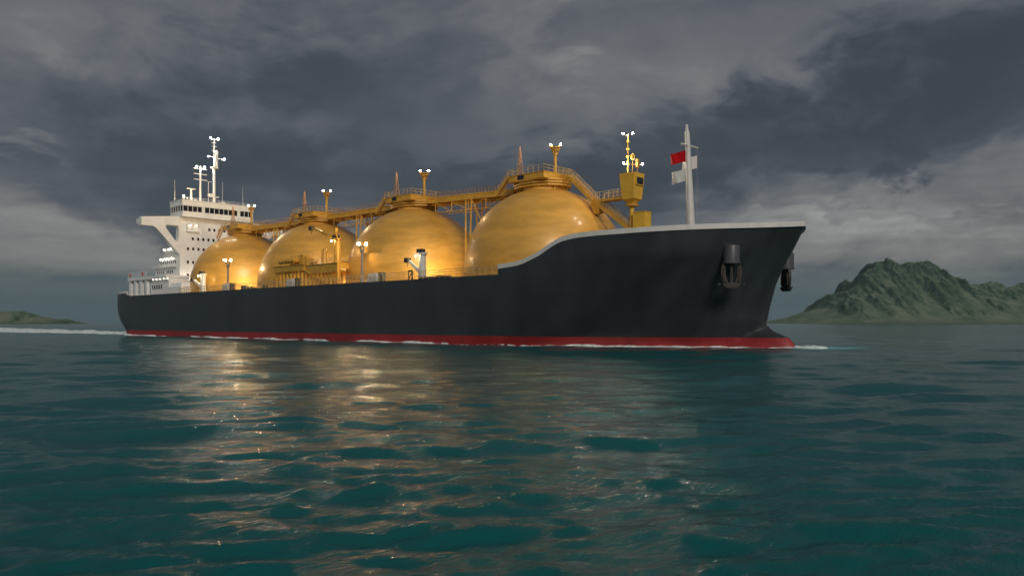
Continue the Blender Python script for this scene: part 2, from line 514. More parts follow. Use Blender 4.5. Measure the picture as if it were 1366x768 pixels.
def island(name, Z, pts, depth, nu, nv, label, seed, ridge=.30, drops=7, rate=.35, mat=None):
    """pts: (pixel x, pixel y) of the skyline, turned into metres at distance Z."""
    U = np.array([(p[0] - 683) / 1090 * Z for p in pts]); S = np.array([(430 - p[1]) / 1090 * Z for p in pts])
    u = np.linspace(U[0], U[-1], nu); v = np.linspace(-depth * .5, depth * .5, nv)
    uu, vv = np.meshgrid(u, v, indexing='ij')
    cell = u[1] - u[0]
    L = depth
    wu = uu + (fbm(uu / L * 3, vv / L * 3, seed, 4) - .5) * L * .22
    wv = vv + (fbm(uu / L * 2.2 + 9, vv / L * 2.2, seed + 20, 4) - .5) * L * .16
    s = np.interp(wu, U, S)
    dd = np.abs(wv) / (depth * .5)
    prof = np.clip(1 - dd, 0, 1)
    prof = .80 * np.clip(1 - dd / .62, 0, 1) ** 1.12 + .20 * prof ** 1.6
    rg = fbm(wu / L * 10, wv / L * 2.4, seed + 40, 5, True)
    rg2 = fbm(wu / L * 26, wv / L * 5, seed + 50, 4, True)
    mid = np.clip(prof * 1.6, 0, 1)
    h = s * (prof * (1 - ridge + ridge * 1.3 * rg) + (rg2 - .6) * .22 * mid)
    h += (fbm(uu / L * 22, vv / L * 22, seed + 60, 4, True) - .5) * s * .07 * prof ** .5
    # the far slope keeps the skyline of the photograph
    k = nv // 2
    top = h.max(1)
    want = np.interp(u, U, S) * (1 + (fbm(u / L * 26, u * 0 + 1.5, seed + 70, 4, True) - .6) * .16)
    h *= np.clip((want + 1e-3) / (top + 1e-3), .3, 2.2)[:, None]
    h = erode(h, cell, drops, 55, seed + 5, rate)
    top = h.max(1)
    f = np.clip((want + .5) / (top + .5), .6, 1.6)
    f = np.convolve(np.pad(f, 2, mode='edge'), np.ones(5) / 5, 'valid')
    h *= f[:, None]
    edge = np.minimum.reduce([uu - u[0], u[-1] - uu, vv - v[0], v[-1] - vv]) / (cell * 4)
    h = np.where(edge < 1, h * np.clip(edge, 0, 1), h) - 1.2
    X = CAM[0] + (Z + vv) * FW[0] + uu * RT[0]
    Y = CAM[1] + (Z + vv) * FW[1] + uu * RT[1]
    ox, oy = X.mean(), Y.mean()
    verts = np.stack([(X - ox).ravel(), (Y - oy).ravel(), h.ravel()], 1)
    o = npmesh(name, verts, grid_quads(nu, nv)[:, ::-1], mat)
    o.location = (ox, oy, 0)
    tag(o, label, 'island', kind='structure')
    return o
mt = bpy.data.materials.new('grassy_mountain_slopes'); mt.use_nodes = True
M['land'] = mt
t = NT(mt.node_tree); b = t.n['Principled BSDF']
geo = t.node('ShaderNodeNewGeometry')
P = geo.outputs['Position']
sepn = t.node('ShaderNodeSeparateXYZ'); t.l.new(geo.outputs['Normal'], sepn.inputs[0])
sepp = t.node('ShaderNodeSeparateXYZ'); t.l.new(P, sepp.inputs[0])
n = t.noise(P, .012, 8, .62, .5)
n_ = t.noise(P, .05, 8, .68)
flat = t.ramp(t.m('ADD', sepn.outputs[2], t.m('MULTIPLY', t.m('SUBTRACT', n, .5), .35)), .74, .985)
green = t.mix(t.ramp(n_, .35, .65), (.024, .058, .036), (.104, .160, .092))
grass = t.mix(t.ramp(n, .35, .65), (.130, .185, .118), (.215, .250, .175))
c = t.mix(flat, green, grass)
c = t.mix(t.m('MULTIPLY', t.ramp(sepn.outputs[2], .60, .42), t.ramp(n_, .4, .6)), c, (.060, .062, .055))
shore = t.ramp(sepp.outputs[2], 3.5, 1.0)
c = t.mix(t.m('MULTIPLY', shore, .5), c, (.05, .05, .04))
t.l.new(c, b.inputs['Base Color'])
b.inputs['Roughness'].default_value = .9
b.inputs['Specular IOR Level'].default_value = .1
bn = t.node('ShaderNodeBump'); bn.inputs['Strength'].default_value = .8; bn.inputs['Distance'].default_value = 10
t.l.new(t.noise(P, .12, 6, .65), bn.inputs['Height']); t.l.new(bn.outputs[0], b.inputs['Normal'])

SKY_R = [(1026, 430), (1038, 427), (1052, 421), (1066, 416), (1082, 413), (1098, 409), (1106, 400), (1118, 390), (1134, 386), (1140, 376), (1150, 366), (1165, 358), (1178, 348), (1188, 345), (1196, 349), (1210, 351), (1222, 348), (1232, 350), (1242, 348), (1252, 353), (1262, 360), (1276, 367), (1292, 375), (1308, 379), (1320, 377), (1333, 375), (1346, 379), (1357, 381), (1368, 378), (1390, 372), (1420, 382), (1460, 396), (1500, 408), (1560, 420), (1610, 430)]
island('mountain_island', 4200, SKY_R, 1500, 400, 260, 'tall ridged green mountain island on the right horizon', 31, ridge=.46, drops=7, mat=M['land'])
SKY_L = [(-330, 430), (-250, 420), (-170, 411), (-110, 408), (-50, 411), (-20, 413), (8, 413.5), (34, 413), (48, 417), (60, 420), (74, 423), (84, 427), (92, 430)]
island('low_island', 3000, SKY_L, 500, 220, 110, 'low green headland on the left horizon behind the wake', 77, ridge=.2, drops=3, mat=M['land'])

# ------------------------------------------------------------------ the ship
ship = empty('gas_carrier', (0, 0, 0))
tag(ship, 'black-hulled gas carrier with four golden domed tanks and white deckhouse', 'ship')
PITCH, TR, TZ = 48.5, 19.5, 17.3
BEAM = 24.0
DECK = 15.0

def lerp_tab(tab, v):
    return float(np.interp(v, [a for a, _ in tab], [b_ for _, b_ in tab]))
STEM = [(-3, 64.0), (.2, 62.5), (1.0, 62.1), (2.0, 61.2), (2.6, 59.6), (3.2, 58.2), (3.8, 57.4), (4.8, 56.9), (7.7, 57.5), (11.9, 58.7), (15.8, 60.5), (19.5, 62.5), (23.3, 64.5)]
STEM0 = [(-3, 54.0), (0, 55.0), (2.5, 56.0), (4.8, 56.9), (7.7, 57.5), (11.9, 58.7), (15.8, 60.5), (19.5, 62.5), (23.3, 64.5)]
BULB = [(-3, 3.6), (0, 3.4), (1.2, 3.0), (2.0, 2.5), (2.6, 1.9), (3.2, 1.25), (3.8, .7), (4.8, .2), (6, 0.05), (23, 0.0)]
TRAN = [(-3, -196), (.5, -204), (2.5, -207), (4.5, -211.5), (6.3, -214.5), (8.5, -216.3), (11, -217), (17, -217)]
SHEER = [(-260, 16.6), (-194.01, 16.6), (-194, 15), (8.09, 15), (8.1, 16.87), (11, 17.06), (13.8, 17.23), (16, 17.65), (18, 18.26), (20, 18.87), (22.1, 19.85), (24, 20.8), (26, 21.44), (29, 21.9), (34, 22.05), (40, 22.1), (48, 22.28), (54, 22.43), (58, 22.58), (61, 22.79), (63, 23.01), (64.5, 23.28)]
def half_breadth(x, z):
    k = min(max(z / 22., 0), 1) ** 1.25
    xs0 = lerp_tab(STEM0, z)
    xa = -6 + 16 * k
    p, qq = 1.95 + 3.2 * min(k, .74) - 1.5 * max(0, k - .78), 1.0 - .15 * k
    b_ = BEAM
    if x > xa:
        u = (x - xa) / (xs0 - xa)
        b_ = BEAM * (1 - u ** p) ** qq if u < 1 else 0.
    bw = lerp_tab(BULB, z)
    xs = lerp_tab(STEM, z)
    if bw > 0 and x > 44:
        u = (x - 44) / (xs - 44)
        bb = bw * math.sqrt(max(0, 1 - u ** 2.6)) if u < 1 else 0
        if bb > 0 or b_ > 0:
            m_ = max(b_, bb); d_ = abs(b_ - bb)
            b_ = m_ + max(0, .9 - d_) ** 2 / 3.6 * min(1, bb)
    xt = lerp_tab(TRAN, z)
    xc = -172.
    if x < xc:
        v = min(1, (xc - x) / (xc - xt))
        b_ *= max(0, 1 - v ** 7) ** (1 / 3.)
    return b_
def xs_at(z): return lerp_tab(STEM, z)
xcol = list(-217 + 45 * (1 - np.cos(np.linspace(0, math.pi / 2, 30)))) + list(np.linspace(-165, -10, 22)) + [-4, 2, 8.085, 8.1]
xcol += list(np.linspace(10, 26, 12)) + list(28 + 36.5 * np.sin(np.linspace(0, math.pi / 2, 34)))
xcol = sorted(set(list(xcol) + [-194.01, -194]))
def hull_point(xi, tj):
    zt = lerp_tab(SHEER, xi)
    z = tj if tj <= 1.95 else 1.95 + (zt - 1.95) * (tj - 1.95)  # rows above the boot top run 1.95..2.95
    x = xi
    if xi > 10: x = 10 + (xi - 10) * (xs_at(z) - 10) / 54.5
    if xi < -172: x = -172 + (xi + 172) * (lerp_tab(TRAN, z) + 172) / -45.
    return x, max(half_breadth(x, z), 0.0), z
def hull_rows(rows, name, mat, parent):
    mb = MB()
    for sgn in (-1, 1):
        vs, fs = [], []
        nc = len(xcol)
        for tj in rows:
            for xi in xcol:
                x, b_, z = hull_point(xi, tj)
                vs.append((x, sgn * b_, z))
        for j in range(len(rows) - 1):
            for i in range(nc - 1):
                fs.append((j * nc + i, j * nc + i + 1, (j + 1) * nc + i + 1, (j + 1) * nc + i))
        mb.add(vs, fs)
    import bmesh
    o = mb.build(name, mat, parent)
    bm = bmesh.new(); bm.from_mesh(o.data)
    bmesh.ops.remove_doubles(bm, verts=bm.verts, dist=.004)
    bmesh.ops.recalc_face_normals(bm, faces=bm.faces)
    bm.to_mesh(o.data); bm.free()
    o.data.polygons.foreach_set('use_smooth', [True] * len(o.data.polygons))
    o.data.set_sharp_from_angle(angle=R(50))
    return o
up = [1.95 + float(a) for a in np.concatenate([np.linspace(0, .22, 9), np.linspace(.25, 1, 22)])]
hull = hull_rows(up, 'hull', 'hull', ship)
hull_rows([-3, -1.5, -.6, 0, .5, 1.0, 1.5, 1.95], 'boot_top', 'red', hull)
# bulwark cap along the forecastle and round the stern
def cap(x0, x1, name, drop, rise, thick):
    mb = MB()
    for sgn in (-1, 1):
        ring = []
        for xi in [x for x in xcol if x0 <= x <= x1]:
            x, b_, z = hull_point(xi, 2.95)
            ring.append((x, b_, z))
        vs = []
        for (x, b_, z) in ring:
            o_, i_ = b_ + .07, max(b_ - thick, 0)
            vs += [(x, sgn * o_, z - drop), (x, sgn * o_, z + rise), (x, sgn * i_, z + rise), (x, sgn * i_, z - drop)]
        fs = []
        for i in range(len(ring) - 1):
            for k in range(4):
                fs.append((i * 4 + k, i * 4 + (k + 1) % 4, i * 4 + 4 + (k + 1) % 4, i * 4 + 4 + k))
        fs += [(0, 1, 2, 3), tuple(len(vs) - 4 + k for k in range(4))]
        mb.add(vs, fs)
    return mb.build(name, 'offwhite', hull, smooth=40)
cap(8.1, 64.6, 'bulwark_cap', .68, .25, .45)
cap(-218, -194.005, 'stern_bulwark_cap', .62, .25, .45)
# decks
mb = MB()
xs_ = [x for x in xcol if x < 30]
vs = []
for xi in xs_:
    b_ = half_breadth(xi, 14.7) - .12
    vs += [(xi, -max(b_, .05), 14.7), (xi, max(b_, .05), 14.7)]
mb.add(vs, [(2 * i, 2 * i + 2, 2 * i + 3, 2 * i + 1) for i in range(len(xs_) - 1)])
mb.build('main_deck', 'deck', ship)
mb = MB()
xs_ = [x for x in xcol if 24 <= x < 63]
vs = []
for xi in xs_:
    b_ = half_breadth(xi, 20.4) - .15
    vs += [(xi, -max(b_, .05), 20.4), (xi, max(b_, .05), 20.4)]
mb.add(vs, [(2 * i, 2 * i + 2, 2 * i + 3, 2 * i + 1) for i in range(len(xs_) - 1)])
bb = half_breadth(24, 14.7) - .4
mb.add([(24, -bb, 14.7), (24, bb, 14.7), (24, bb, 20.4), (24, -bb, 20.4)], [(0, 1, 2, 3)])
mb.build('forecastle_deck', 'deck', ship)

# ---- cargo tanks
def tank_mesh():
    prof = []
    for j in range(49):
        a = R(102) * (1 - j / 48)
        prof.append((max(TR * math.sin(a), .02), TR * math.cos(a)))
    return MB().lathe(prof, 96)
tank = tank_mesh().build('cargo_tank', 'gold', ship, (0, 0, TZ), smooth=60)
# foundation skirt and dome neck are sub-parts
MB().lathe([(TR + .25, -4.0), (TR + .25, -1.6), (TR - .1, -1.4)], 72).build('tank_skirt', 'yellow', tank, smooth=35)
MB().lathe([(5.4, 18.3), (5.2, 20.7), (4.6, 20.7)], 28).build('dome_neck', 'yellow', tank, smooth=35)
for k in range(1, 4):
    copy_tree(tank, (-PITCH * k, 0, TZ), ship)

# ---- platforms on the tank tops
def platform():
    a = [(7.9 * math.cos(t_) * 1.0 - .9, 6.0 * math.sin(t_)) for t_ in [2 * math.pi * i / 12 + math.pi / 12 for i in range(12)]]
    b_ = [(x * .93, y * .93) for x, y in a]
    mb = MB()
    mb.prism(a, 'z', 37.55, 37.85); mb.prism(b_, 'z', 37.85, 38.2); mb.prism(a, 'z', 38.2, 38.5); mb.prism(b_, 'z', 38.5, 38.8); mb.prism(a, 'z', 38.8, 39.05)
    p = mb.build('tank_platform', 'yellow', ship)
    mb = MB().box(-6.6, 4.9, -5.9, 4.6, 39.05, 40.45)
    mb.box(-6.75, 5.05, -6.05, 4.75, 40.45, 40.6)
    h_ = mb.build('control_house', 'yellow', p)
    MB().box(-3.4, -1.4, -5.98, -5.8, 39.35, 40.3).build('window', 'glass', p)
    MB().rail([(-6.6, -5.9, 40.6), (4.9, -5.9, 40.6), (4.9, 4.6, 40.6), (-6.6, 4.6, 40.6), (-6.6, -5.9, 40.6)], 1.5, 1.65, .075, 2).build('guard_rail', 'rail', p)
    for i in range(8):
        t_ = 2 * math.pi * i / 8 + .3
        MB().tube((6.8 * math.cos(t_) - .9, 5.1 * math.sin(t_), 34.0), (6.8 * math.cos(t_) - .9, 5.1 * math.sin(t_), 37.6), .13).build('support_post', 'yellow', p)
    mb = MB()
    mb.bar((-10.4, -6.3, 36.4), (-6.2, -6.3, 40.5), .18, .55); mb.bar((-10.4, -5.4, 36.4), (-6.2, -5.4, 40.5), .18, .55)
    for i in range(12):
        f_ = (i + .5) / 12
        mb.box(-10.4 + 4.2 * f_ - .2, -10.4 + 4.2 * f_ + .2, -6.25, -5.45, 36.4 + 4.1 * f_, 36.46 + 4.1 * f_)
    mb.rail([(-10.4, -6.35, 36.6), (-6.2, -6.35, 40.7)], 1.1, 1.4, .05, 2)
    mb.build('access_stair', 'yellow', p)
    return p
plat = platform()
plat.location = (0, 0, -.75)
for k in range(1, 4): copy_tree(plat, (-PITCH * k, 0, -.75), ship)

# ---- floodlight masts on the platforms
def bulb(c, mat, parent, r=.32, name='lamp_bulb'):
    return MB().sphere(c, r, 8, 5).build(name, mat, parent)
def light_mast(parent):
    mb = MB().tube((0, 0, 0), (0, 0, 5.6), .42, .34, 10)
    mb.lathe([(.34, 4.4), (.55, 4.7), (.55, 4.95), (.34, 5.0)], 10)
    pole = mb.build('light_mast', 'yellow', parent, smooth=35)
    mb = MB()
    for i in range(8):
        t_ = 2 * math.pi * i / 8
        mb.tube((.38 * math.cos(t_), .38 * math.sin(t_), 4.7), (1.15 * math.cos(t_), 1.15 * math.sin(t_), 6.3), .08, n=5)
    mb.lathe([(.95, 5.75), (1.02, 5.75), (1.08, 5.95), (.98, 5.95)], 12)
    mb.lathe([(1.1, 6.25), (1.22, 6.25), (1.22, 6.45), (1.1, 6.45)], 12)
    mb.lathe([(.3, 5.5), (.8, 6.0), (.8, 6.1), (.3, 6.1)], 10)
    mb.build('lamp_basket', 'yellow', pole)
    for a, b_ in ((.95, .75), (-.85, -.75)):
        mb = MB().tube((a * .8, b_ * .8, 6.2), (a, b_, 6.75), .1, n=5)
        mb.lathe([(.2, 6.6), (.42, 6.75), (.42, 6.85), (.1, 6.85)], 8, (a, b_, 0))
        mb.build('lamp_holder', 'yellow', pole)
        bulb((a, b_, 7.08), 'lamp', pole, .22)
    return pole
lm = light_mast(ship)
lm.location = (3.3, 0, 39.8)

for k in range(1, 4): copy_tree(lm, (3.5 - PITCH * k, 0, 39.8), ship)

# ---- lattice aerial masts
def lattice(H_, wd):
    mb = MB()
    c = [(-1, -1), (1, -1), (1, 1), (-1, 1)]
    n = 9
    lev = [(H_ * (1 - (1 - i / n) ** 1.0), wd * (1 - i / n) + .05) for i in range(n + 1)]
    for i in range(n):
        (z0, w0), (z1, w1) = lev[i], lev[i + 1]
        for q_ in range(4):
            a, b_ = c[q_], c[(q_ + 1) % 4]
            mb.tube((a[0] * w0, a[1] * w0, z0), (a[0] * w1, a[1] * w1, z1), .085, n=4)
            mb.tube((a[0] * w0, a[1] * w0, z0), (b_[0] * w1, b_[1] * w1, z1), .05, n=3)
            mb.tube((a[0] * w1, a[1] * w1, z1), (b_[0] * w1, b_[1] * w1, z1), .05, n=3)
    return mb
la = lattice(9.4, .8).build('lattice_mast', 'rust', ship, (-6.4, -2.0, 38.2))
for k in range(1, 4): copy_tree(la, (-6.4 - PITCH * k, -2.0, 38.2), ship)

# ---- catwalks between the tanks
def catwalk(xa, za, xb, zb):
    x0 = mathutils.Vector((xa, 0, za)); x1 = mathutils.Vector((xb, 0, zb))
    mb = MB()
    for dy in (-1.9, 1.9):
        o = mathutils.Vector((0, dy, 0))
        mb.bar(x0 + o - mathutils.Vector((0, 0, .15)), x1 + o - mathutils.Vector((0, 0, .15)), .45, .3)
        mb.bar(x0 + o - mathutils.Vector((0, 0, .75)), x1 + o - mathutils.Vector((0, 0, .75)), .2, .9)
        mb.bar(x0 + o - mathutils.Vector((0, 0, 1.35)), x1 + o - mathutils.Vector((0, 0, 1.35)), .5, .3)
    mb.bar(x0 - mathutils.Vector((0, 0, .22)), x1 - mathutils.Vector((0, 0, .22)), 3.7, .12)
    mb.bar(x0 + mathutils.Vector((0, .7, -1.9)), x1 + mathutils.Vector((0, .7, -1.9)), .5, .5)
    mb.bar(x0 + mathutils.Vector((0, -.6, -1.8)), x1 + mathutils.Vector((0, -.6, -1.8)), .35, .35)
    g = mb.build('catwalk', 'yellow', ship)
    mb = MB()
    for dy in (-1.95, 1.95):
        mb.rail([(xa, dy, za), (xb, dy, zb)], 1.35, 1.25, .055, 2)
    mb.build('guard_rail', 'rust', g)
    mb = MB()
    xm = (xa + xb) / 2
    zc = lambda x: za + (zb - za) * (x - xa) / (xb - xa) - 1.5
    xt = [xa + (xb - xa) * f_ for f_ in (.1, .3, .5, .7, .9)]
    for dy in (-1.9, 1.9):
        low = [zc(x) - 2.6 for x in xt]
        for i in range(4):
            mb.tube((xt[i], dy, low[i]), (xt[i + 1], dy, low[i + 1]), .12, n=5)
        for i in range(5):
            mb.tube((xt[i], dy, low[i]), (xt[i], dy, zc(xt[i])), .1, n=5)
        mb.tube((xt[1], dy, low[1]), (xt[0], dy, zc(xt[0])), .11, n=5)
        mb.tube((xt[1], dy, zc(xt[1])), (xt[2], dy, low[2]), .11, n=5)
        mb.tube((xt[3], dy, zc(xt[3])), (xt[2], dy, low[2]), .11, n=5)
        mb.tube((xt[3], dy, low[3]), (xt[4], dy, zc(xt[4])), .11, n=5)
        mb.tube((xm - 1.0, dy, zc(xm)), (xm - .5, dy * 1.2, 15), .22, n=6)
        mb.tube((xm + 1.2, dy, zc(xm)), (xm + .7, dy * 1.2, 15), .22, n=6)
        mb.tube((xm + 1.2, dy, zc(xm)), (xm + 5.2, dy, zc(xm) - 6.5), .16, n=5)
    mb.build('truss', 'yellow', g)
    return g
catwalk(-PITCH + 7.2, 38.75, -8.6, 37.6)
catwalk(-2 * PITCH + 7.2, 38.75, -PITCH - 8.6, 38.5)
catwalk(-3 * PITCH + 7.2, 38.9, -2 * PITCH - 8.6, 38.5)

# ---- stairs and gangway forward of the first tank
def stair(pts, wdt, name, rails=True):
    mb = MB()
    for a, b_ in zip(pts[:-1], pts[1:]):
        for dy in (-wdt / 2, wdt / 2):
            mb.bar((a[0], a[1] + dy, a[2] - .35), (b_[0], b_[1] + dy, b_[2] - .35), .2, .75)
        L_ = math.dist(a, b_); n = int(L_ / .45)
        for i in range(n):
            f_ = (i + .5) / n
            c = [a[q_] + (b_[q_] - a[q_]) * f_ for q_ in range(3)]
            mb.box(c[0] - .17, c[0] + .17, c[1] - wdt / 2, c[1] + wdt / 2, c[2] - .06, c[2])
    s = mb.build(name, 'yellow', ship)
    mb = MB()
    for dy in (-wdt / 2, wdt / 2):
        mb.rail([(p[0], p[1] + dy, p[2]) for p in pts], 1.35, 1.0, .055, 3)
    mb.build('hand_rail', 'rail', s)
    return s
stair([(5.6, 0, 39.3), (8.2, 0, 38.9), (15.2, 0, 32.6)], 2.0, 'upper_stair')
stair([(16.6, 0, 31.8), (25.6, 0, 25.2)], 2.0, 'lower_stair')
g = MB().box(15.0, 23.6, -1.2, 1.2, 31.85, 32.4).build('gangway', 'yellow', ship)
MB().rail([(15.0, -1.15, 32.4), (23.5, -1.15, 32.4)], 1.6, 1.3, .07, 2).rail([(17, 1.15, 32.4), (23.5, 1.15, 32.4)], 1.6, 1.3, .07, 2).build('guard_rail', 'rail', g)
MB().frustum(16.2, 0, 29.3, 31.85, .7, .8, 1.5, 1.2).build('landing_bracket', 'yellow', g)

# ---- lookout cabin on its post
c = MB().frustum(25.4, 0, 31.6, 37.2, 1.55, 1.55, 1.95, 1.95).build('lookout_cabin', 'cabin', ship)
mb = MB().frustum(25.4, 0, 30.6, 31.58, .6, .6, 1.35, 1.35); mb.lathe([(1.4, 30.15), (1.5, 30.25), (1.5, 30.4), (.5, 30.6)], 14, (25.4, 0, 0))
mb.build('cabin_base', 'cabin', c, smooth=30)
MB().tube((25.4, 0, 20.4), (25.4, 0, 30.3), .5, n=12).build('post', 'cabin', c, smooth=40)
MB().box(27.15, 27.42, -1.05, 1.35, 34.7, 36.2).build('window', 'glass', c)
mb = MB().box(27.3, 27.5, -1.2, 1.5, 36.2, 36.35); mb.box(27.25, 27.45, -1.2, 1.5, 34.55, 34.7); mb.box(27.27, 27.48, -1.2, -1.05, 34.7, 36.2); mb.box(27.27, 27.48, 1.35, 1.5, 34.7, 36.2)
mb.build('window_frame', 'cabin', c)
mb = MB().tube((24.3, 0, 37.2), (24.3, 0, 46.0), .17, .11, 8)
for i in range(4):
    mb.lathe([(.16, 39.4 + i * 1.6), (.36, 39.5 + i * 1.6), (.36, 39.65 + i * 1.6), (.16, 39.75 + i * 1.6)], 8, (24.3, 0, 0))
mb.tube((23.4, .6, 45.9), (25.0, -.5, 45.9), .07); mb.tube((24.0, -1.0, 39.4), (26.2, 2.6, 39.4), .07)
mast = mb.build('cabin_mast', 'yellow', ship, smooth=35)
for p in ((23.5, -.6, 46.15), (25.2, .5, 46.15), (24.0, -1.05, 39.6), (26.3, 2.7, 39.6)):
    bulb(p, 'lampsmall', mast, .19)
mb = MB().tube((25.6, 0, 37.2), (25.6, 0, 40.4), .06); mb.lathe([(.3, 40.3), (.42, 40.5), (.42, 41.1), (.28, 41.5), (.05, 41.65)], 10, (25.6, 0, 0))
mb.build('satellite_dome', 'cabin', ship, smooth=40)
mb = MB().tube((26.4, .6, 37.2), (26.4, .6, 38.6), .09); mb.box(26.1, 26.7, .3, .9, 38.6, 40.3)
mb.build('signal_box', 'yellow', ship)
MB().box(26.5, 29.6, -1.2, 1.2, 20.4, 28.5).box(26.4, 29.7, -1.3, 1.3, 28.5, 28.65).build('deck_locker', 'cabin', ship)

# ---- white foremast
mb = MB().tube((40.4, 0, 20.4), (40.1, 0, 27), .92, .80, 14)
mb.tube((40.1, 0, 27), (39.3, 0, 44.2), .80, .48, 14); mb.tube((39.3, 0, 44.2), (39.25, 0, 45.6), .32, .22, 10)
mb.lathe([(1.25, 22.9), (1.25, 23.6), (1.0, 24.0)], 14, (40.3, 0, 0))
fm = mb.build('foremast', 'offwhite', ship, smooth=40)
MB().tube((39.6, -2.6, 41.2), (39.6, 3.5, 41.2), .24, n=8).build('yard', 'offwhite', fm, smooth=40)
mb = MB()
for y, z in ((-1.2, 31.4), (3.2, 26.5)):
    mb.tube((39.7, y, 41.2), (39.7, y, z), .03, n=4)
mb.tube((39.7, -1.2, 31.4), (40.1, -.9, 24), .03, n=4)
mb.build('halyard', 'steel', fm)
def flag(name, mat, x1, y, z1, L_, H_, ph, label):
    nx, nz = 16, 8
    fr, bk = [], []
    for i in range(nx + 1):
        for j in range(nz + 1):
            u, v = i / nx, j / nz
            dy = (.34 * math.sin(u * 5.2 + ph + v * .9) + .10 * math.sin(u * 11 + v * 4 + ph)) * (.15 + u)
            sag = -.35 * u * u + .08 * math.sin(u * 6 + ph)
            fr.append((x1 - u * L_ + .06 * math.sin(v * 5 + ph) * u, y + dy, z1 - v * H_ + sag))
            bk.append((fr[-1][0], fr[-1][1] + .025, fr[-1][2]))
    mb = MB(); n1_ = nz + 1; k = len(fr)
    fs = []
    for i in range(nx):
        for j in range(nz):
            q_ = (i * n1_ + j, i * n1_ + j + 1, (i + 1) * n1_ + j + 1, (i + 1) * n1_ + j)
            fs.append(q_); fs.append(tuple(k + a for a in q_[::-1]))
    edge = [i * n1_ for i in range(nx + 1)] + [nx * n1_ + j for j in range(1, nz + 1)] + [i * n1_ + nz for i in range(nx - 1, -1, -1)] + [j for j in range(nz - 1, 0, -1)]
    for a, b_ in zip(edge, edge[1:] + edge[:1]): fs.append((a, b_, k + b_, k + a))
    o_ = MB().add([(p[0] - x1, p[1] - y, p[2] - z1) for p in fr + bk], fs).build(name, mat, None, (x1, y, z1), smooth=60)
    return tag(o_, label, 'flag', 'signal flags on the foremast')
flag('signal_flag', 'redcloth', 39.7, -1.2, 40.0, 3.5, 2.3, .4, 'red signal flag flying beside the white foremast')
flag('signal_flag', 'whitecloth', 39.7, -1.2, 36.2, 3.5, 2.5, 1.5, 'white signal flag flying just below the red flag')
flag('signal_flag', 'whitecloth', 39.7, 3.2, 39.6, 3.8, 2.6, 2.6, 'white signal flag flying partly behind the foremast, above the other white one')
MB().box(50.6, 53.2, -1.5, 1.5, 20.4, 23.35).lathe([(.6, 0), (.6, .35), (.25, .45)], 10, (52, 0, 23.35)).build('windlass_housing', 'offwhite', ship)

# ---- hawse pipes and anchors
def hawse(sgn, xa, z0, z1):
    y = half_breadth(xa, (z0 + z1) / 2 + .6) * sgn + sgn * .5
    mb = MB().lathe([(1.5, z0 - .05), (1.62, z0), (1.62, z0 + .3), (1.52, z0 + .35), (1.52, z1), (1.4, z1 + .35), (.9, z1 + .55)], 28, (xa, y, 0))
    mb.build('hawse_pipe', 'pipe', ship, smooth=35)
    return y
def anchor(xa, y, zt, label, yaw):
    a = empty('anchor', (xa, y, zt)); a.rotation_euler = (0, 0, yaw); a.scale = (.84, .84, .92)
    tag(a, label, 'anchor', 'bower anchors at the bow')
    mb = MB().frustum(0, 0, -4.4, .8, .34, .3, .22, .22)
    mb.box(-.12, .12, -.42, -.3, -4.0, .4)
    mb.build('shank', 'anchor', a)
    MB().lathe([(.30, .55), (.44, .62), (.44, .98), (.30, 1.05)], 10).build('shackle', 'anchor', a)
    mb = MB().prism([(-2.0, -4.35), (-1.7, -5.0), (-.9, -5.3), (.9, -5.3), (1.7, -5.0), (2.0, -4.35), (.8, -4.2), (-.8, -4.2)], 'y', -.6, .6)
    mb.tube((-2.75, 0, -4.55), (2.75, 0, -4.55), .17, n=8)
    mb.box(-2.9, -2.5, -.35, .35, -4.75, -4.35); mb.box(2.5, 2.9, -.35, .35, -4.75, -4.35)
    mb.build('crown', 'anchor', a)
    for s in (-1, 1):
        pts = [(.75, -4.3), (1.35, -4.5), (2.0, -4.2), (2.15, -3.2), (2.3, -2.2), (2.15, -1.1), (1.75, -.1), (1.5, -.9), (1.2, -1.7), (1.25, -2.6), (1.0, -3.4)]
        mb = MB().prism([(s * p, q_) for p, q_ in pts], 'y', -.32, .32)
        mb.prism([(s * p, q_) for p, q_ in [(1.3, -4.1), (1.85, -4.0), (1.95, -2.6), (1.75, -1.4), (1.5, -2.4)]], 'y', -.62, -.30)
        mb.build('fluke', 'anchor', a)
    return a
XA = 55.5
ya = hawse(-1, XA, 15.6, 18.5)
anchor(XA, ya - .1, 16.0, 'rusty dark anchor hanging below the hawse pipe on the near side of the bow', R(42))
yb = hawse(1, XA, 15.6, 18.5)
anchor(XA, yb + .1, 16.0, 'dark anchor on the far side of the bow, seen against the sky', R(-42))

# ---- starboard deck rail
mb = MB()
mb.rail([(-148, -23.75, 14.75), (8.0, -23.75, 14.75)], 2.1, 1.9, .075, 4)
mb.build('deck_rail', 'rail', ship)
mb = MB()
mb.rail([(-148, 23.75, 14.75), (8.0, 23.75, 14.75)], 2.1, 1.9, .075, 4)
mb.build('deck_rail', 'rail', ship)

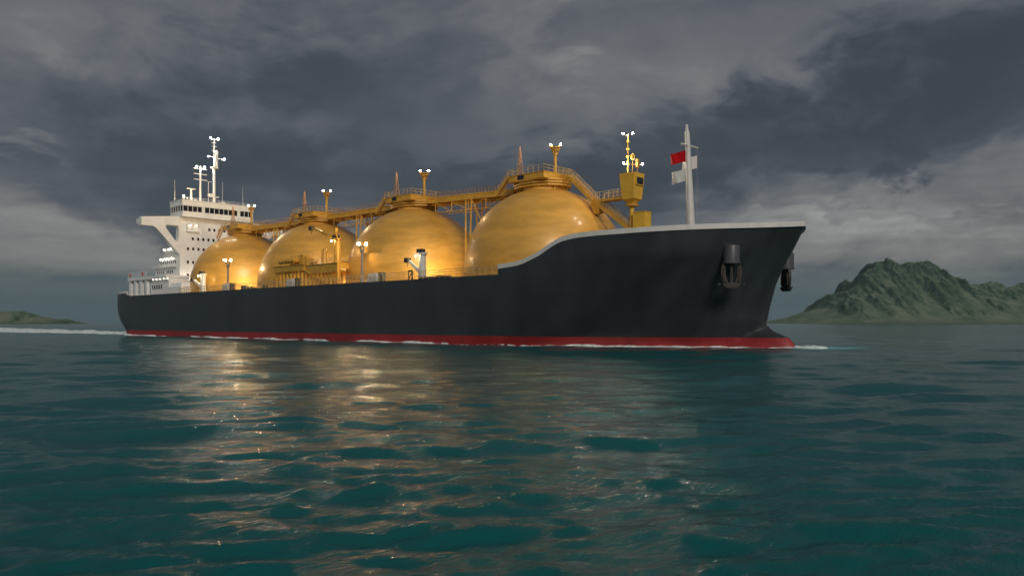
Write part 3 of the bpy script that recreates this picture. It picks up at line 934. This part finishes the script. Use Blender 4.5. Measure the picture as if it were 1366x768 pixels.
# ---- deck lamp posts
def lamp_post(loc):
    mb = MB().tube((0, 0, 0), (0, 0, 8.0), .33, .27, 10); mb.lathe([(.62, -1), (.62, .9), (.4, 1.1)], 10)
    p = mb.build('lamp_post', 'steel', ship, loc, smooth=35)
    mb = MB()
    for i in range(6):
        t_ = math.pi * 2 * i / 6
        mb.tube((.25 * math.cos(t_), .25 * math.sin(t_), 7.6), (.95 * math.cos(t_), .95 * math.sin(t_), 9.3), .09, n=5)
    mb.lathe([(.85, 8.9), (.98, 8.9), (.98, 9.1), (.85, 9.1)], 10); mb.lathe([(.3, 7.3), (.55, 7.6), (.55, 8.0), (.3, 8.3)], 10)
    mb.build('lamp_basket', 'steel', p)
    for a, b_ in ((.75, .65), (-.75, -.65)):
        MB().box(a - .36, a + .36, b_ + .12, b_ + .42, 9.2, 10.0).build('lamp_holder', 'steel', p)
        bulb((a, b_ - .1, 9.6), 'lamp', p, .20)
    return p
lp = lamp_post((-118.1, -21, 15.3))
copy_tree(lp, (-44.8, -21, 15.6), ship)

# ---- low floodlights between the tanks
def floodlight(loc):
    mb = MB().box(-.35, .35, -.2, .2, 0, .7); mb.box(-1.15, -.85, -.12, .12, .5, 1.4); mb.box(.85, 1.15, -.12, .12, .5, 1.4); mb.box(-1.15, 1.15, -.12, .12, .5, .7)
    f_ = mb.build('deck_floodlight', 'dark', ship, loc)
    MB().box(-.82, .82, -.32, .2, .75, 1.75).build('lamp_housing', 'dark', f_)
    MB().box(-.7, .7, .23, .30, .85, 1.65).build('lamp_face', 'lampdeck', f_)
    f_.rotation_euler = (0, 0, R(57))
    return f_
fl = floodlight((-21.8, -14.0, 14.7))
for x in (-70.3, -118.8): copy_tree(fl, (x, -14.0, 14.7), ship)

# ---- deck cranes
def crane(loc, s, mat, jib_to, name='deck_crane', lampz=True):
    H_ = 6.6 * s
    mb = MB().tube((0, 0, 0), (0, 0, H_), .95 * s ** .5, .8 * s ** .5, 14)
    mb.lathe([(1.15, H_ - .2), (1.15, H_ + .25), (.8, H_ + .3)], 14); mb.lathe([(1.25, 0), (1.25, .5), (1.0, .6)], 14)
    c_ = mb.build(name, mat, ship, loc, smooth=35)
    j = mathutils.Vector(jib_to)
    base = mathutils.Vector((-.7, -.6, H_ * .42 if mat != 'yellow' else H_ * 1.12))
    mb = MB().bar(base, j, .55, .6); mb.bar(base + mathutils.Vector((0, 0, -.8)), base.lerp(j, .55) + mathutils.Vector((0, 0, -.35)), .25, .25)
    mb.build('jib', mat, c_)
    mb = MB().box(j.x - .8, j.x + .55, j.y - .55, j.y + .55, j.z - .6, j.z + .55); mb.tube(j, j - mathutils.Vector((.1, 0, 1.6)), .08)
    mb.build('jib_head', 'dark', c_)
    MB().box(-1.0, .75, -1.05, .25, H_ + .25, H_ + 1.1).build('winch_house', 'dark', c_)
    MB().box(-1.15, -.8, -1.2, -.85, H_ - .35, H_ - .1).build('lamp_holder', 'dark', c_)
    bulb((-1.05, -1.2, H_ - .5), 'lampwork', c_, .15)
    return c_
crane((-135.6, -21, 14.7), .95, 'white', (-4.6, -1.3, 4.7))
crane((-21.0, -20.5, 14.7), 1.0, 'offwhite', (-4.0, -1.3, 5.2))
cr3 = crane((-58.3, -19.5, 20.9), 1.0, 'yellow', (-10.6, -1.4, 10.3), 'hose_crane')
mb = MB().bar((-1.2, -.9, 6.4), (.3, -.9, 8.9), .3, .3); mb.bar((1.2, -.9, 6.4), (.3, -.9, 8.9), .3, .3); mb.box(-.3, .6, -1.1, -.4, 8.6, 9.6)
mb.build('crane_head', 'yellow', cr3)
# ---- frames beside the forward crane
mb = MB()
for dx in (0, 1.3): mb.bar((dx, 0, 0), (dx, 0, 2.6), .25, .25)
mb.bar((-.1, 0, 2.6), (1.4, 0, 2.6), .35, .35); mb.bar((0, 0, .2), (1.3, 0, 2.5), .18, .18)
mb.build('mooring_frame', 'dark', ship, (-25.0, -21.5, 14.7))

# ---- manifold platform with its pipework
mb = MB().box(-87.3, -70.6, -22.4, -13, 19.4, 21.0); mb.box(-87.5, -70.4, -22.6, -12.8, 21.0, 21.15)
mf = mb.build('manifold_platform', 'yellow', ship)
mb = MB().box(-70.3, -54.6, -22.0, -13.5, 19.3, 20.7); mb.box(-70.3, -54.4, -22.2, -13.3, 20.7, 20.88)
mb.build('manifold_deck', 'yellow', mf)
for i in range(17):
    x = -86.7 + i * 1.98
    for y in (-21.6, -14.2):
        MB().box(x - .32, x + .32, y - .32, y + .32, 14.7, 19.29).build('column', 'yellow', mf)
mb = MB().bar((-70, -22.3, 19.3), (-60, -22.3, 15.2), .2, .5); mb.bar((-70, -21.4, 19.3), (-60, -21.4, 15.2), .2, .5)
for i in range(16):
    f_ = (i + .5) / 16
    mb.box(-70 + 10 * f_ - .2, -70 + 10 * f_ + .2, -22.25, -21.45, 19.3 - 4.1 * f_, 19.36 - 4.1 * f_)
mb.build('manifold_stair', 'yellow', mf)
for i in range(5):
    x = -82.5 + i * 1.75
    mb = MB().tube((x, -22.6, 22.3), (x, -15, 22.3), .42, n=10); mb.lathe([(.75, 0), (.75, .2)], 12, (x, -22.8, 22.3))
    mb.tube((x, -22.9, 22.3), (x, -22.55, 22.3), .78, n=12)
    mb.tube((x, -19, 22.3), (x, -19, 24.1), .14, n=6); mb.tube((x - .5, -19, 24.1), (x + .5, -19, 24.1), .12, n=6); mb.box(x - .55, x + .55, -19.5, -18.5, 21.15, 23.0)
    mb.build('valve_pipe', 'yellow', mf, smooth=35)
mb = MB().box(-81.5, -77.4, -16.8, -15.0, 21.15, 23.6); mb.box(-74.2, -72.6, -21.5, -19.8, 21.15, 24.0); mb.box(-71.8, -70.9, -21.2, -20.2, 21.15, 23.4)
mb.build('valve_cabinet', 'yellow', mf)
for x in (-63.6, -61.4):
    mb = MB().tube((x, -20.8, 20.88), (x, -20.8, 24.0), .3, n=8); mb.tube((x, -20.8, 23.8), (x - .6, -20.8, 25.2), .18, n=6); mb.tube((x, -20.8, 23.8), (x + .6, -20.8, 25.2), .18, n=6)
    mb.build('hose_cradle', 'yellow', mf)
MB().rail([(-70, -22, 20.88), (-54.8, -22, 20.88), (-54.8, -14, 20.88)], 1.3, 1.3, .05, 3).build('guard_rail', 'rail', mf)
MB().box(-70.3, -54.5, -22.15, -21.95, 18.35, 19.29).build('fascia', 'yellow', mf)
for x in (-68.0, -61.8, -56.3):
    MB().box(x - .3, x + .3, -15.3, -14.7, 14.7, 14.98).build('lamp_holder', 'dark', mf)
    bulb((x, -15.0, 15.16), 'lampwork', mf, .2)
MB().box(-66.5, -55.2, -12.6, -10.2, 14.7, 21.9).box(-66.7, -55.0, -12.8, -10.0, 21.9, 22.15).build('pump_house', 'yellow', ship)

# ---- white lockers and dark vents along the side
def locker(loc):
    mb = MB().frustum(0, 0, 0, 2.5, 2.2, 1.2, 1.5, .9)
    l = mb.build('vent_locker', 'white', ship, loc)
    MB().lathe([(.2, 0), (.2, .12)], 8, (.1, -1.12, 1.3)).build('latch', 'steel', l)
    MB().box(2.5, 3.9, -.7, .5, 0, 2.4).box(2.4, 4.0, -.8, .6, 2.4, 2.6).build('vent_box', 'dark', l)
    return l
lk = locker((-115.5, -22.3, 14.7))
copy_tree(lk, (-76.6, -22.4, 14.7), ship); copy_tree(lk, (-37.6, -22.3, 14.7), ship)
for i, (x, w_) in enumerate(((-105, 1.6), (-101.5, 1.1), (-98.5, .9), (-92.5, 1.2))):
    MB().frustum(x, -22.2, 14.7, 14.7 + w_, w_, .6, w_ * .6, .5).build('mooring_bitt', 'dark', ship)
MB().box(-19.5, -9, -22.9, -21.8, 14.7, 15.6).build('fairlead', 'dark', ship)

# ---- deckhouse
HX = -169.0
dh = MB()
dh.box(-186, HX - 2.4, -14.1, 14.1, 14.7, 33.0)
dh.box(-181, HX - 2.4, -6.5, 6.5, 33.0, 44.0)
house = dh.build('deckhouse', 'white', ship)
# front screen with wings and bracket openings
out_r = [(14.3, 14.7), (14.3, 30.4), (15.4, 31.2), (23.6, 40.0), (28.2, 40.0), (28.2, 42.9), (14.3, 44.3)]
hole = [(15.0, 40.7), (18.9, 40.7), (19.5, 40.2), (19.3, 39.4), (16.2, 35.4), (15.4, 34.7), (14.8, 35.0), (14.6, 36.4), (14.6, 40.0)]
def panel_with_hole(outer, hole_, axis_lo, axis_hi, sgn):
    import bmesh
    bm = bmesh.new()
    eds = []
    for loop in (outer, hole_):
        vv_ = [bm.verts.new((axis_hi, sgn * a, b_)) for a, b_ in loop]
        for i in range(len(vv_)): eds.append(bm.edges.new((vv_[i], vv_[(i + 1) % len(vv_)])))
    r_ = bmesh.ops.triangle_fill(bm, edges=eds, use_beauty=True)
    fs = [f_ for f_ in r_['geom'] if isinstance(f_, bmesh.types.BMFace)]
    ex = bmesh.ops.extrude_face_region(bm, geom=fs)
    for v_ in ex['geom']:
        if isinstance(v_, bmesh.types.BMVert): v_.co.x = axis_lo
    bmesh.ops.recalc_face_normals(bm, faces=bm.faces)
    vs = [tuple(v_.co) for v_ in bm.verts]
    bm.verts.index_update()
    fs = [tuple(v_.index for v_ in f_.verts) for f_ in bm.faces]
    bm.free()
    return vs, fs
mb = MB()
mb.prism([(-14.29, 14.7), (14.29, 14.7), (14.29, 44.3), (-14.29, 44.3)], 'x', HX - 2.4, HX)
mb.build('front_wall', 'white', house)
for sgn in (-1, 1):
    outer = [(14.3, 30.2), (15.2, 31.0), (22.9, 39.2), (23.6, 39.7), (24.4, 39.9), (28.2, 39.9), (28.2, 42.9), (14.3, 44.3)]
    vs, fs = panel_with_hole(outer, [(a, b_) for a, b_ in hole], HX - 2.6, HX, sgn)
    wg = MB().add(vs, fs).build('bridge_wing', 'white', house)
    MB().box(HX - 4.6, HX - 2.61, min(sgn * 14.3, sgn * 28.2), max(sgn * 14.3, sgn * 28.2), 40.6, 42.4).build('wing_deck', 'white', house)
# small windows in the front wall: pane in a raised frame
def small_window(y, z, par, w_=.8, h_=1.1, x=HX):
    MB().box(x - .05, x + .02, y - w_ / 2, y + w_ / 2, z - h_ / 2, z + h_ / 2).build('window', 'glass', par)
    return
for z, y0, n in ((40.1, -2.9, 7), (36.2, -9.3, 12), (32.4, -11.2, 12), (27.4, -11.2, 12), (22.5, -11.2, 12)):
    for i in range(n): small_window(y0 + i * 2.02, z, house)
# lit alcove under a hood
mb = MB().box(HX, HX + .9, -11.9, -7.2, 41.4, 41.7); mb.box(HX, HX + .7, -11.9, -11.65, 39.0, 41.4); mb.box(HX, HX + .9, -11.9, -7.2, 38.75, 39.0)
al = mb.build('alcove_hood', 'white', house)
for y in (-11.0, -9.6): MB().box(HX, HX + .03, y - .45, y + .45, 39.5, 40.9).build('alcove_door', 'offwhite', house)
bulb((HX + .6, -10.4, 41.15), 'lampcabin', house, .18)
bulb((HX + .6, -8.2, 41.15), 'lampcabin', house, .14)
# bridge
BX = -167.0
mb = MB().box(-177.5, BX, -14.1, 14.1, 44.3, 46.1); mb.box(-177.3, BX - .35, -13.8, 13.8, 46.1, 48.2); mb.box(-177.7, BX + .15, -14.25, 14.25, 48.2, 50.2)
br = mb.build('bridge', 'white', ship)
MB().box(-178.0, BX + .35, -14.45, 14.45, 50.2, 50.42).build('bridge_roof', 'white', br)
MB().box(-177.9, BX + .3, -14.4, 14.4, 44.05, 44.28).build('bridge_floor', 'white', br)
def wins(y0, y1, n):
    s_ = (y1 - y0) / n
    for i in range(n):
        MB().box(BX - .36, BX - .2, y0 + i * s_ + .09, y0 + (i + 1) * s_ - .09, 46.15, 48.15).build('window', 'glass', br)
        MB().box(BX - .3, BX + .02, y0 + i * s_ - .07, y0 + i * s_ + .07, 46.1, 48.2).build('mullion', 'white', br)
    MB().box(BX - .3, BX + .02, y1 - .11, y1 + .11, 46.1, 48.2).build('mullion', 'white', br)
wins(-13.9, -6.6, 4); wins(-5.6, 7.6, 7); wins(8.6, 13.9, 3)
MB().box(BX - .3, BX + .01, -6.47, -5.73, 46.1, 48.2).box(BX - .3, BX + .01, 7.73, 8.47, 46.1, 48.2).build('window_pier', 'white', br)
for i in range(5):
    x = BX - .8 - i * 2.0
    MB().box(x - .75 - .75, x + .55, -13.92, -13.78, 46.25, 48.1).build('window', 'glass', br)
    MB().box(x - 1.6, x - 1.35, -14.08, -13.8, 46.1, 48.2).build('mullion', 'white', br)
MB().rail([(BX - .2, -14.2, 50.42), (BX - .2, 14.2, 50.42)], 1.0, 2.0, .04, 2).build('roof_rail', 'white', br)
mb = MB().box(BX - 1.0, BX - .5, -13.6, -13.1, 50.42, 51.4)
sl = mb.build('searchlight', 'steel', br)
bulb((BX - .6, -13.4, 51.8), 'lamp', br, .22)
# masts on the bridge roof
mb = MB().tube((-171, 0, 50.4), (-171, 0, 64.5), .55, .40, 10); mb.tube((-171, 0, 64.5), (-171, 0, 75.4), .28, .16, 8)
mb.lathe([(.5, 64.0), (1.5, 64.2), (1.5, 64.5), (.4, 64.7)], 12, (-171, 0, 0))
for z in (71.0, 72.6, 74.0): mb.tube((-171, -.9, z), (-171, .9, z), .09)
mb.tube((-171, -1.7, 75.3), (-171, 1.7, 75.3), .12); mb.tube((-171, -2.4, 68.6), (-171, 4.0, 67.9), .12)
mb.box(-171.3, -170.5, .5, 1.3, 64.7, 69.5); mb.lathe([(.55, 69.5), (.6, 70.6), (.3, 71.3)], 10, (-170.9, .9, 0))
mb.box(-172, -170, -1.6, 1.6, 53.0, 53.25); mb.box(-171.8, -170.2, -2.2, -.9, 53.25, 54.2)
mm = mb.build('radar_mast', 'white', ship, smooth=35)
for p in ((-170.8, -1.5, 75.7), (-170.8, 1.5, 75.7), (-170.8, -2.3, 68.4), (-170.8, 4.0, 68.2)): bulb(p, 'lampsmall', mm, .20)
mb = MB().tube((-172, -5.0, 50.4), (-172, -5.0, 64.4), .42, .25, 10)
for z, a in ((63.4, 2.5), (61.4, 2.6), (59.3, 2.6)): mb.bar((-172, -5.0 - a, z), (-172, -5.0 + a, z), .22, .28)
sm = mb.build('signal_mast', 'white', ship, smooth=35)
for y in (-6.4, -3.5): bulb((-171.8, y, 64.2), 'lampsmall', sm, .20)
mb = MB().tube((-172, -8.6, 50.4), (-172, -8.6, 55.3), .38, .32, 8); mb.bar((-172, -10.2, 55.4), (-172, -7.0, 55.4), .35, .32)
mb.build('radar_scanner', 'white', ship, smooth=35)
mb = MB().tube((-172.5, -1.6, 50.4), (-172.5, -1.6, 59), .1, n=5); mb.tube((-172.5, -1.6, 59), (-172.5, -.2, 59), .08, n=5)
mb.build('aerial_frame', 'white', ship)
for x, y, z in ((-174, -14, 58.5), (-169, 2.4, 59.0), (-169, 10.8, 58.0)):
    MB().tube((x, y, 50.4), (x, y, z), .07, .035, 5).build('whip_aerial', 'white', ship)
MB().box(-174, -172.4, -7.2, -6.2, 50.42, 51.6).box(-173, -171, 3, 4.6, 50.42, 51.5).build('roof_locker', 'white', ship)
# aft tiers
def tier(x0, x1, y, z0, z1, wz, wx, lamps):
    mb = MB().box(x0, x1, -y, y, z0, z1 - .25); mb.box(x0 - 1.4, x1, -y - 1.0, y + 1.0, z1 - .25, z1)
    tr = mb.build('aft_tier', 'white', ship)
    for x in wx: MB().box(x - .4, x + .4, -y - .03, -y + .05, wz - .6, wz + .6).build('window', 'glass', tr)
    for x in lamps: bulb((x, -y - .6, z1 - .6), 'lampcabin', tr, .22)
    MB().rail([(x0 - 1.3, -y - .9, z1), (x1, -y - .9, z1)], 1.1, 1.4, .045, 2).build('guard_rail', 'white', tr)
    return tr
tier(-190.5, -171.5, 14.35, 14.7, 25.9, 24.0, (-188.5, -186.6, -184.8, -183, -180, -178.4, -176.8, -175.2), ())
tier(-187, -171.5, 14.2, 25.9, 29.5, 27.6, (-185.6, -183.8, -182, -180.2, -178.4, -176.6, -174.8, -173), (-185.0, -181.3, -178.6, -175.2))
tier(-184.5, -174.5, 14.0, 29.5, 33.1, 31.2, (-183.2, -181.4, -179.6, -177.8, -176), (-182.4, -178.6, -176))
tier(-182.5, -175.5, 8.0, 33.1, 36.0, 34.6, (-181, -179, -177), (-180,))
# poop: overhanging deck on pillars, store with windows
mb = MB().box(-195, -160.5, -23.0, -14.4, 21.0, 21.7); mb.box(-195.1, -160.4, -23.15, -22.9, 20.7, 21.9)
po = mb.build('poop_deck', 'white', ship)
MB().rail([(-194.8, -22.8, 21.7), (-178, -22.8, 21.7)], 2.2, 1.6, .045, 3).build('guard_rail', 'white', po)
for x in (-193.6, -188.6, -183.4, -178.2):
    mb = MB().box(x - .8, x + .8, -22.9, -21.9, 14.7, 20.0); mb.frustum(x, -22.4, 20.0, 20.99, .8, .5, 2.0, .5)
    mb.build('pillar', 'white', po)
st = MB().box(-176.5, -160.8, -21.8, -14.4, 14.7, 20.99).build('poop_store', 'white', ship)
for i in range(5): MB().box(-175.4 + i * 1.9, -174.4 + i * 1.9, -21.85, -21.7, 17.0, 18.6).build('window', 'glass', st)
MB().box(-160.5, -149.3, -22.6, -15, 14.7, 17.4).frustum(-155, -18.8, 17.4, 18.8, 5, 3.2, 4.2, 2.8).build('poop_bulwark_house', 'white', ship)
for i in range(5): bulb((-174 + i * 3.2, -22.2, 20.6), 'lampcabin', po, .12)
# foot of the front wall is washed by two deck lamps
for y in (-12.4, 12.4):
    h_ = MB().box(HX + 4.2, HX + 4.8, y - .4, y + .4, 14.7, 15.6).build('wall_washer', 'dark', ship)
    MB().box(HX + 4.12, HX + 4.19, y - .35, y + .35, 14.9, 15.5).build('lamp_face', 'lampsmall', h_)
# lifebuoys on the poop rail
for x, lab in ((-193.0, 'red lifebuoy nearest the stern on the white poop rail'), (-181.2, 'red lifebuoy on the poop rail closest to the white deckhouse')):
    mb = MB()
    vs, fs = [], []
    for i in range(16):
        a = 2 * math.pi * i / 16
        for j in range(8):
            b_ = 2 * math.pi * j / 8
            r_ = .52 + .17 * math.cos(b_)
            vs.append((r_ * math.cos(a), .17 * math.sin(b_), r_ * math.sin(a)))
    for i in range(16):
        for j in range(8):
            fs.append((i * 8 + j, ((i + 1) % 16) * 8 + j, ((i + 1) % 16) * 8 + (j + 1) % 8, i * 8 + (j + 1) % 8))
    o = mb.add(vs, fs).build('lifebuoy', 'orange', None, (x, -23.05, 22.9), smooth=80)
    tag(o, lab, 'lifebuoy', 'lifebuoys on the poop rail')

# ------------------------------------------------------------------ foam
mt = bpy.data.materials.new('sea_foam'); mt.use_nodes = True
M['foam'] = mt
t = NT(mt.node_tree); b = t.n['Principled BSDF']
P = t.node('ShaderNodeNewGeometry').outputs['Position']
t.l.new(t.mix(t.ramp(t.noise(P, .8, 6, .65), .3, .7), (.45, .60, .61), (.94, .95, .94)), b.inputs['Base Color'])
b.inputs['Roughness'].default_value = .9
b.inputs['Specular IOR Level'].default_value = .15
def foam(name, x0, x1, y0, y1, cell, dens_fn, height, label, seed, fx=.10, fy=.16):
    xs, ys = np.arange(x0, x1, cell), np.arange(y0, y1, cell)
    xx, yy = np.meshgrid(xs, ys, indexing='ij')
    n = np.clip((fbm(xx * fx + 3, yy * fy, seed, 5) - .5) * 1.9 + .5, 0, 1)
    n_ = fbm(xx * .9, yy * .9, seed + 9, 3)
    d = n * .7 + n_ * .3 + dens_fn(xx, yy) - 1.0
    rise = np.clip(d * 3, 0, 1) ** .6
    z = sea_height(xx, yy) * .9 + .06 + rise * height * (.4 + n_)
    keep = (d > 0)
    kq = keep[:-1, :-1] | keep[1:, :-1] | keep[:-1, 1:] | keep[1:, 1:]
    z = np.where(keep, z, z - .25)
    qd_ = grid_quads(len(xs), len(ys))[kq.ravel()][:, ::-1]
    used, inv = np.unique(qd_.ravel(), return_inverse=True)
    v_ = np.stack([xx.ravel(), yy.ravel(), z.ravel()], 1)[used]
    o = npmesh(name, v_, inv.reshape(-1, 4), mt)
    tag(o, label, 'foam', kind='stuff')
    return o
def bump_(v, lo, hi, s): return np.clip((v - lo) / s, 0, 1) * np.clip((hi - v) / s, 0, 1)
# wake astern: spreads and breaks up with distance
def wake_d(x, y):
    d_ = np.clip(-206 - x, 0, 1e9)
    half = 17 + d_ * .05
    return .50 + .3 * np.exp(-d_ / 50) - np.clip((np.abs(y) - half) / 6, 0, 1) * .9 - d_ * .0002 - np.clip((x + 199) / 5, 0, 1)
foam('wake_foam', -620, -192, -52, 52, .7, wake_d, .6, 'white churned wake foam trailing behind the stern', 5, .022, .085)
hb0 = np.vectorize(lambda x: half_breadth(x, 0.1))
def side_foam(name, sgn, label, seed):
    xs = np.linspace(-200, 62, 1300)
    hb = hb0(xs)
    nrow = 14
    off = np.linspace(-.5, 4.2, nrow)
    xx = np.repeat(xs[:, None], nrow, 1)
    yy = sgn * (hb[:, None] + off[None, :])
    n = fbm(xx * .06, xx * 0 + 2.5, seed, 4)
    n_ = fbm(xx * .7, yy * 1.3, seed + 3, 3)
    reach = .35 + 3.0 * np.clip(n * 2.2 - .95, 0, 1) + .9 * np.clip((-150 - xx) / 40, 0, 1)
    d = reach - off[None, :] - n_ * 1.1 + .25
    z = sea_height(xx, yy) + .06 + np.clip(d, 0, .5) * .22
    keep = d > 0
    z = np.where(keep, z, z - .3)
    kq = keep[:-1, :-1] | keep[1:, 1:]
    qd_ = grid_quads(len(xs), nrow)[kq.ravel()]
    if sgn > 0: qd_ = qd_[:, ::-1]
    used, inv = np.unique(qd_.ravel(), return_inverse=True)
    v_ = np.stack([xx.ravel(), yy.ravel(), z.ravel()], 1)[used]
    o = npmesh(name, v_, inv.reshape(-1, 4), mt)
    tag(o, label, 'foam', kind='stuff')
side_foam('hull_foam', -1, 'thin white foam line along the near waterline of the ship', 15)
side_foam('hull_foam', 1, 'thin white foam line along the far waterline of the ship', 25)
def bow_d(x, y):
    a = (x - 61.5) * RT[0] + (y + .5) * RT[1]         # the crest slides off the bulb to port
    c_ = (x - 61.5) * FW[0] + (y + .5) * FW[1]
    return .86 - np.clip(a - 3.5, 0, 99) ** 2 * .045 - np.clip(-a - .5, 0, 9) ** 2 * .3 - (c_ / 2.6) ** 2 * .8
foam('bow_foam', 57, 72, -7, 11, .22, bow_d, .32, 'small white bow wave in front of the bulbous bow', 45, .3, .3)

# ------------------------------------------------------------------ thin sea haze
hz = bpy.data.materials.new('sea_haze'); hz.use_nodes = True
t = NT(hz.node_tree); t.n.clear()
pv = t.node('ShaderNodeVolumePrincipled')
pv.inputs['Color'].default_value = (.62, .86, .95, 1)
pv.inputs['Density'].default_value = 4e-5
pv.inputs['Anisotropy'].default_value = .2
mo = t.node('ShaderNodeOutputMaterial')
t.l.new(pv.outputs[0], mo.inputs['Volume'])
M['haze'] = hz
HR = 26000
haze = MB().box(-HR, HR, -HR, HR, -4, 420).build('haze', 'haze')
haze.location = (CAM[0], CAM[1], 0)
tag(haze, 'thin pale sea haze fading the far islands', 'haze', kind='stuff')
